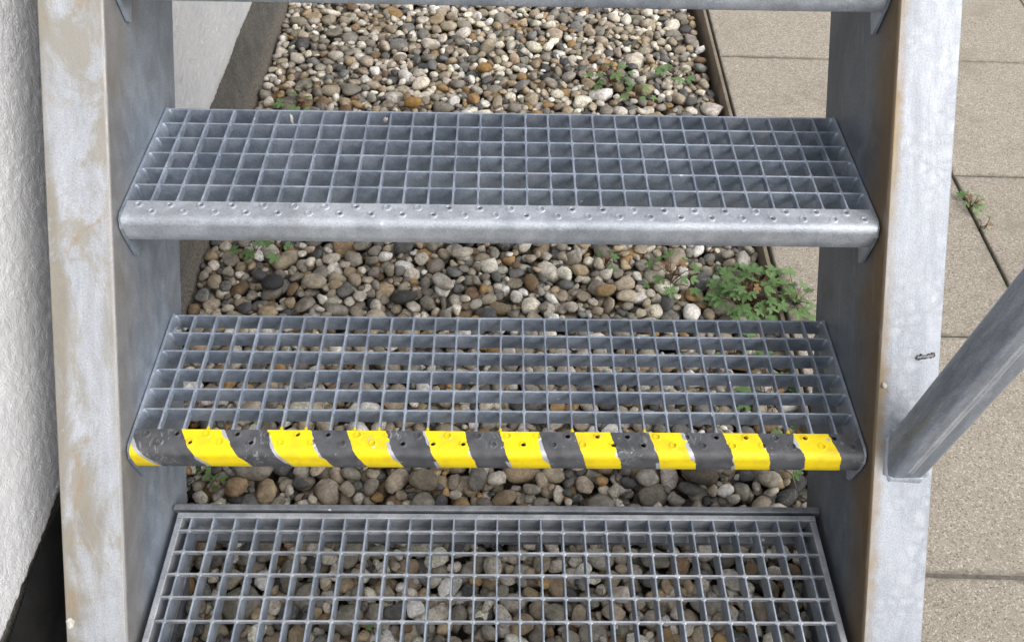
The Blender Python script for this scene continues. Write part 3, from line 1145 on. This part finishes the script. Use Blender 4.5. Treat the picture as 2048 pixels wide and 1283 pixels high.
# ------------------------------------------------------------------ bottom grating, lying loose in its angles
LB = (0.0, -0.232, LZ - 0.030)
gr = link('floor_grating', None, None, LB)
tag(gr, 'square mesh floor grating in a steel frame at the foot of the stair', 'grating')
GX0, GX1, GYb, GYf = -0.4925, 0.4915, -0.232, -0.965


def gpart(name, me, loc=(0, 0, 0)):
    return link(name, me, gr, (loc[0] - LB[0], loc[1] - LB[1], loc[2] - LB[2]))


for nm, a, c in (('frame_bar', (GX0, GYb - 0.009, LZ - BH), (GX1, GYb, LZ)), ('frame_bar', (GX0, GYf, LZ - BH), (GX1, GYf + 0.009, LZ)),
                 ('frame_bar', (GX0 + 0.0002, GYf + 0.0092, LZ - BH), (GX0 + 0.0095, GYb - 0.0092, LZ - 0.0003)),
                 ('frame_bar', (GX1 - 0.0095, GYf + 0.0092, LZ - BH), (GX1 - 0.0002, GYb - 0.0092, LZ - 0.0003))):
    b = MB()
    b.bbox(a, c, 0.0012)
    gpart(nm, b.mesh('frame_bar', M['frame']))
b = MB()
b.bbox((-BT / 2, GYf + 0.009, -BH), (BT / 2, GYb - 0.009, -0.0004), 0.0005)
me_gb = b.mesh('bearing_bar', M['bar'])
b = MB()
b.bbox((GX0 + 0.009, -0.0013, -0.0105), (GX1 - 0.009, 0.0013, 0), 0.0004)
for j in range(-15, 14):
    x = 0.0309 + j * CELL
    for sy in (-1, 1):
        for sx in (-1, 1):
            A, B_, C_ = (x + sx * 0.0012, sy * 0.0013, -0.0005), (x + sx * 0.0042, sy * 0.0013, -0.0012), (x + sx * 0.0012, sy * 0.004, -0.0014)
            D = (x + sx * 0.0012, sy * 0.0013, -0.010)
            b.face((A, B_, C_))
            b.face((B_, D, C_))
me_gc = b.mesh('cross_bar', M['frame'])
for j in range(-15, 14):
    gpart('bearing_bar', me_gb, (0.0309 + j * CELL, 0, LZ))
for j in range(0, 21):
    gpart('cross_bar', me_gc, (0, -0.261 - j * CELL, LZ))


# ------------------------------------------------------------------ herbs
def leaflet(b, ox, oy, ang, L, W, r, lobes):
    ca, sa = math.cos(ang), math.sin(ang)
    n = lobes * 4
    mid, lf, rt = [], [], []
    for k in range(n + 1):
        t = k / n
        prof = math.sin(math.pi * min(1, t * 0.86 + 0.10)) ** 0.75
        ph = (t * lobes) % 1.0
        notch = 0.22 + 0.78 * math.sin(math.pi * ph) ** 0.6
        wd = W * prof * (notch if 0 < k < n else 0.35)
        x = L * t
        sw = 0.24 * wd                                    # lobes sweep to the tip
        z = -0.10 * L * t * t
        mid.append((x, 0, z))
        lf.append((x + sw, wd, z + 0.12 * wd))
        rt.append((x + sw, -wd, z + 0.12 * wd))
    f = lambda p: (ox + p[0] * ca - p[1] * sa, oy + p[0] * sa + p[1] * ca, p[2])
    for k in range(n):
        b.face((f(mid[k]), f(mid[k + 1]), f(lf[k + 1]), f(lf[k])), 0, True)
        b.face((f(rt[k]), f(rt[k + 1]), f(mid[k + 1]), f(mid[k])), 0, True)


def leaf_mesh(seed, nl):
    r = random.Random(seed)
    b = MB()
    spec = [(0, 0.60, 0.19)] + [(s * 1.0, 0.52, 0.165) for s in (-1, 1)]
    if nl == 5:
        spec += [(s * 1.85, 0.34, 0.13) for s in (-1, 1)]
    for a, L, W in spec:
        leaflet(b, 0.03 * math.cos(a), 0.03 * math.sin(a), a + r.uniform(-.12, .12), L * r.uniform(.9, 1.1), W * r.uniform(.95, 1.15), r, 3 if L < 0.45 else 4)
    me = b.mesh('leaf', M['leaf'])
    return me


LEAVES = [leaf_mesh(i, 5 if i % 3 else 3) for i in range(6)]
DEAD = LEAVES[1].copy()
DEAD.materials.clear()
DEAD.materials.append(M['dead'])


def herb(root, n, rad, hgt, size, seed, label, name='herb_plant', bias=(0, 0), spread=None, dead=0):
    r = random.Random(seed)
    rx, ry = root
    rz = ground_z(rx, ry) - 0.012 if rx < EX else -0.008
    e = link(name, None, None, (rx, ry, rz))
    tag(e, label, 'plant', 'wild herbs growing among the stones')
    st = MB()
    for k in range(n):
        a = 2 * math.pi * (k * 0.381966 + r.uniform(-.06, .06))
        q = math.sqrt((k + 0.6) / n)
        sx, sy = spread or (1, 1)
        lx = rad * q * math.cos(a) * sx + bias[0] * q
        ly = rad * q * math.sin(a) * sy + bias[1] * q
        lz = hgt * (1.0 - 0.55 * q * q) * r.uniform(0.75, 1.15) + 0.012
        if rx + lx > EX - 0.015:
            lz = max(lz, -rz + 0.010 + r.uniform(0, 0.01))
        else:
            lz = max(lz, ground_z(rx + lx, ry + ly) - rz + 0.006)
        p0 = Vector((r.uniform(-.004, .004), r.uniform(-.004, .004), 0))
        p3 = Vector((lx, ly, lz))
        p1 = p0 + Vector((lx * 0.15, ly * 0.15, lz * 0.7))
        p2 = p0 + Vector((lx * 0.6, ly * 0.6, lz * 1.08))
        pts = []
        for t in (0, .2, .4, .6, .8, 1):
            pts.append(p0 * (1 - t) ** 3 + p1 * 3 * t * (1 - t) ** 2 + p2 * 3 * t * t * (1 - t) + p3 * t ** 3)
        st.tube(pts, [0.0012, 0.0011, 0.001, 0.0009, 0.0008, 0.0007], 5)
        d = k < dead
        me = DEAD if d else LEAVES[r.randrange(len(LEAVES))]
        o = link('leaf', me, e, p3)
        out = math.atan2(ly, lx) + r.uniform(-.6, .6)
        s = size * r.uniform(.75, 1.2) * (0.8 if d else 1)
        o.scale = (s, s, s)
        o.rotation_euler = (r.uniform(-.35, .35), r.uniform(-.15, .45), out)
    link('stem', st.mesh('stem', M['stem']), e)
    return e


def root_of(px, py, z=-0.02):
    p = at_z(px, py, z)
    return float(p[0]), float(p[1])


herb(root_of(1490, 605), 62, 0.084, 0.060, 0.033, 1, 'big bushy green herb leaning over the edging board under the second tread', bias=(0.010, 0.010), spread=(1.0, 0.95), dead=2)
herb(root_of(1590, 612, 0.0), 11, 0.05, 0.03, 0.032, 31, 'herb sprig trailing from the edging board onto the paving', bias=(0.005, 0.02), spread=(0.5, 1.5))
herb(root_of(1345, 555), 13, 0.062, 0.05, 0.030, 2, 'thin stemmed loose herb left of the big bushy herb', dead=2)
herb(root_of(1215, 520), 4, 0.03, 0.03, 0.020, 3, 'tiny herb below the middle of the bare nosing')
herb(root_of(1222, 160), 13, 0.058, 0.045, 0.034, 4, 'leafy herb far back on the pebbles, left of its two neighbours', spread=(1.1, 0.9), dead=2)
herb(root_of(1350, 150), 7, 0.046, 0.04, 0.034, 5, 'small herb at the back near the paving edge', dead=1)
herb(root_of(1275, 192), 7, 0.046, 0.035, 0.030, 6, 'small herb just behind the rear edge of the upper tread')
herb(root_of(592, 205), 6, 0.042, 0.03, 0.034, 7, 'small herb at the back by the house plinth', dead=1)
herb(root_of(510, 500), 5, 0.040, 0.035, 0.032, 8, 'herb at the left under the bare nosing near the plinth')
herb(root_of(563, 505), 3, 0.030, 0.03, 0.030, 9, 'small herb under the bare nosing, right of the one by the plinth')
herb(root_of(1540, 790), 15, 0.075, 0.03, 0.032, 10, 'low herb under the striped tread at the paving edge', spread=(0.7, 1.6), dead=1)
herb(root_of(1475, 700), 6, 0.05, 0.03, 0.030, 15, 'low herb under the rear half of the striped tread')
herb(root_of(1570, 925), 4, 0.03, 0.03, 0.026, 16, 'small herb under the striped nosing at its right end')
herb(root_of(405, 935), 3, 0.014, 0.02, 0.026, 11, 'single sprig under the striped nosing at its left end')
herb(root_of(440, 965), 3, 0.010, 0.015, 0.022, 12, 'tiny three leaved sprig beside the big grey pebble')
herb(root_of(752, 1268), 3, 0.014, 0.02, 0.016, 17, 'tiny sprig seen through the floor grating')
herb(root_of(1940, 415, -0.004), 10, 0.032, 0.018, 0.022, 13, 'herb growing in the paving joint right of the stair', spread=(0.8, 1.0), dead=2)
herb(root_of(1962, 458, -0.004), 4, 0.022, 0.012, 0.016, 14, 'tiny sprig in the paving joint below the larger one', dead=1)


# ------------------------------------------------------------------ small litter
def on_flange(px, py):
    d = FW + RT * (px - 1024) / 1545.78 - UP * (py - 641.5) / 1545.78
    n = np.array([0, -0.969, 1.0])
    t = (ORIG[2] - n @ CAM) / (n @ d)
    return CAM + d * t


def lump(name, c, ax, rot, mat, seed, label, cat):
    r = np.random.default_rng(seed)
    co, fa = PROT[seed % len(PROT)]
    me = bpy.data.meshes.new(name)
    v = co * np.array(ax) * (1 + 0.28 * r.normal(size=(len(co), 1)) * 0.6)
    me.from_pydata([tuple(q) for q in v], [], [tuple(int(z) for z in f) for f in fa])
    me.materials.append(mat)
    return tag(link(name, me, None, tuple(c), rot), label, cat)


p = on_flange(1850, 713)
b = MB()
outl = [(-13, -1), (-10, 2.2), (-7, 1.6), (-6.2, 3.6), (-4, 2.4), (-1.5, 1.2), (1, 2.2), (2.5, 1.4), (4, 3.8), (7, 3.2), (9, 4.6), (13, 4.2), (13.6, 0.2), (9, -1.6), (4, -1.2), (0, -2.6), (-4, -2.2), (-9, -3.6), (-11.5, -2.6)]
up = [(x / 1000, 1.25 * y / 1000, 0.0010 + 0.0004 * math.sin(x * 0.9)) for x, y in outl]
dn = [(x, y, -0.0006) for x, y, z in up]
for i in range(len(up)):
    q = (i + 1) % len(up)
    b.face((dn[i], dn[q], up[q], up[i]))
    b.face((up[i], up[q], (0.0009 * outl[i][0], 0.0006, 0.0020)))
tag(link('dry_scrap', b.mesh('dry_scrap', M['flake']), None, tuple(p), (SLOPE, 0, 0.05)), 'dark ragged dry scrap lying on the right stringer flange', 'scrap')
p = on_flange(1768, 770)
lump('stone_chip', p + np.array([0, -0.001, 0.001]), (0.003, 0.004, 0.002), (SLOPE, 0, 0.4), M['husk'], 6, 'small white chip on the right stringer flange', 'chip')
p = on_flange(141, 1246)
lump('mortar_blob', p, (0.0055, 0.0075, 0.002), (SLOPE, 0, 0), M['husk'], 8, 'pale blob stuck low on the left stringer flange', 'blob')
p = at_z(582, 232, G + RISE)
lump('seed_husk', p + np.array([0, 0, -0.006]), (0.0022, 0.008, 0.0015), (0.9, 0.2, 0.5), M['husk'], 9, 'pale slim husk caught at the rear of the upper tread on the left', 'husk')
p = at_z(771, 236, G + RISE)
lump('feather_tuft', p + np.array([0, -0.001, -0.004]), (0.0035, 0.003, 0.008), (0.3, 0.2, 0.1), M['husk'], 10, 'grey tuft caught in the rear bar of the upper tread', 'tuft')


def twig(px0, py0, px1, py1, r, label):
    a, c = at_z(px0, py0, -0.015), at_z(px1, py1, -0.015)
    a[2] = ground_z(a[0], a[1]) + 0.004
    c[2] = ground_z(c[0], c[1]) + 0.006
    m = (a + c) / 2 + np.array([0.002, 0.003, 0.010])
    b = MB()
    o0 = Vector(a)
    b.tube([Vector(a) - o0, Vector(a * .5 + m * .5) - o0 + Vector((0.001, 0, 0.001)), Vector(m) - o0, Vector(m * .5 + c * .5) - o0, Vector(c) - o0], [r, r * .95, r * .9, r * .75, r * .5], 6)
    tag(link('twig', b.mesh('twig', M['twig']), None, a), label, 'twig', 'dry twigs on the pebbles')


twig(820, 945, 905, 928, 0.0026, 'dry twig lying below the striped nosing, left of centre')
twig(1570, 935, 1592, 978, 0.0016, 'thin pale stalk below the right end of the striped nosing')
twig(1000, 205, 1003, 228, 0.0014, 'short dry stalk behind the upper tread')
twig(815, 570, 845, 582, 0.0016, 'short dark stick lying by the flat slate pebble')
CR = ['slim grey crumb on the black sheet nearest the wall', 'small grey crumb just below the slim one on the black sheet', 'largest grey crumb on the black sheet, beside the stringer',
      'lowest left grey crumb on the black sheet', 'lowest right grey crumb on the black sheet beside the stringer']
for k, (px, py, s) in enumerate(((91, 1140, 0.006), (93, 1152, 0.004), (122, 1185, 0.007), (85, 1268, 0.005), (119, 1273, 0.004))):
    p = at_z(px, py, 0.018)
    lump('plaster_crumb', p, (s * 0.5, s, 0.0012), (0, 0, k * 0.9), M['flake'], 20 + k, CR[k], 'crumb')['group'] = 'crumbs on the black sheet'
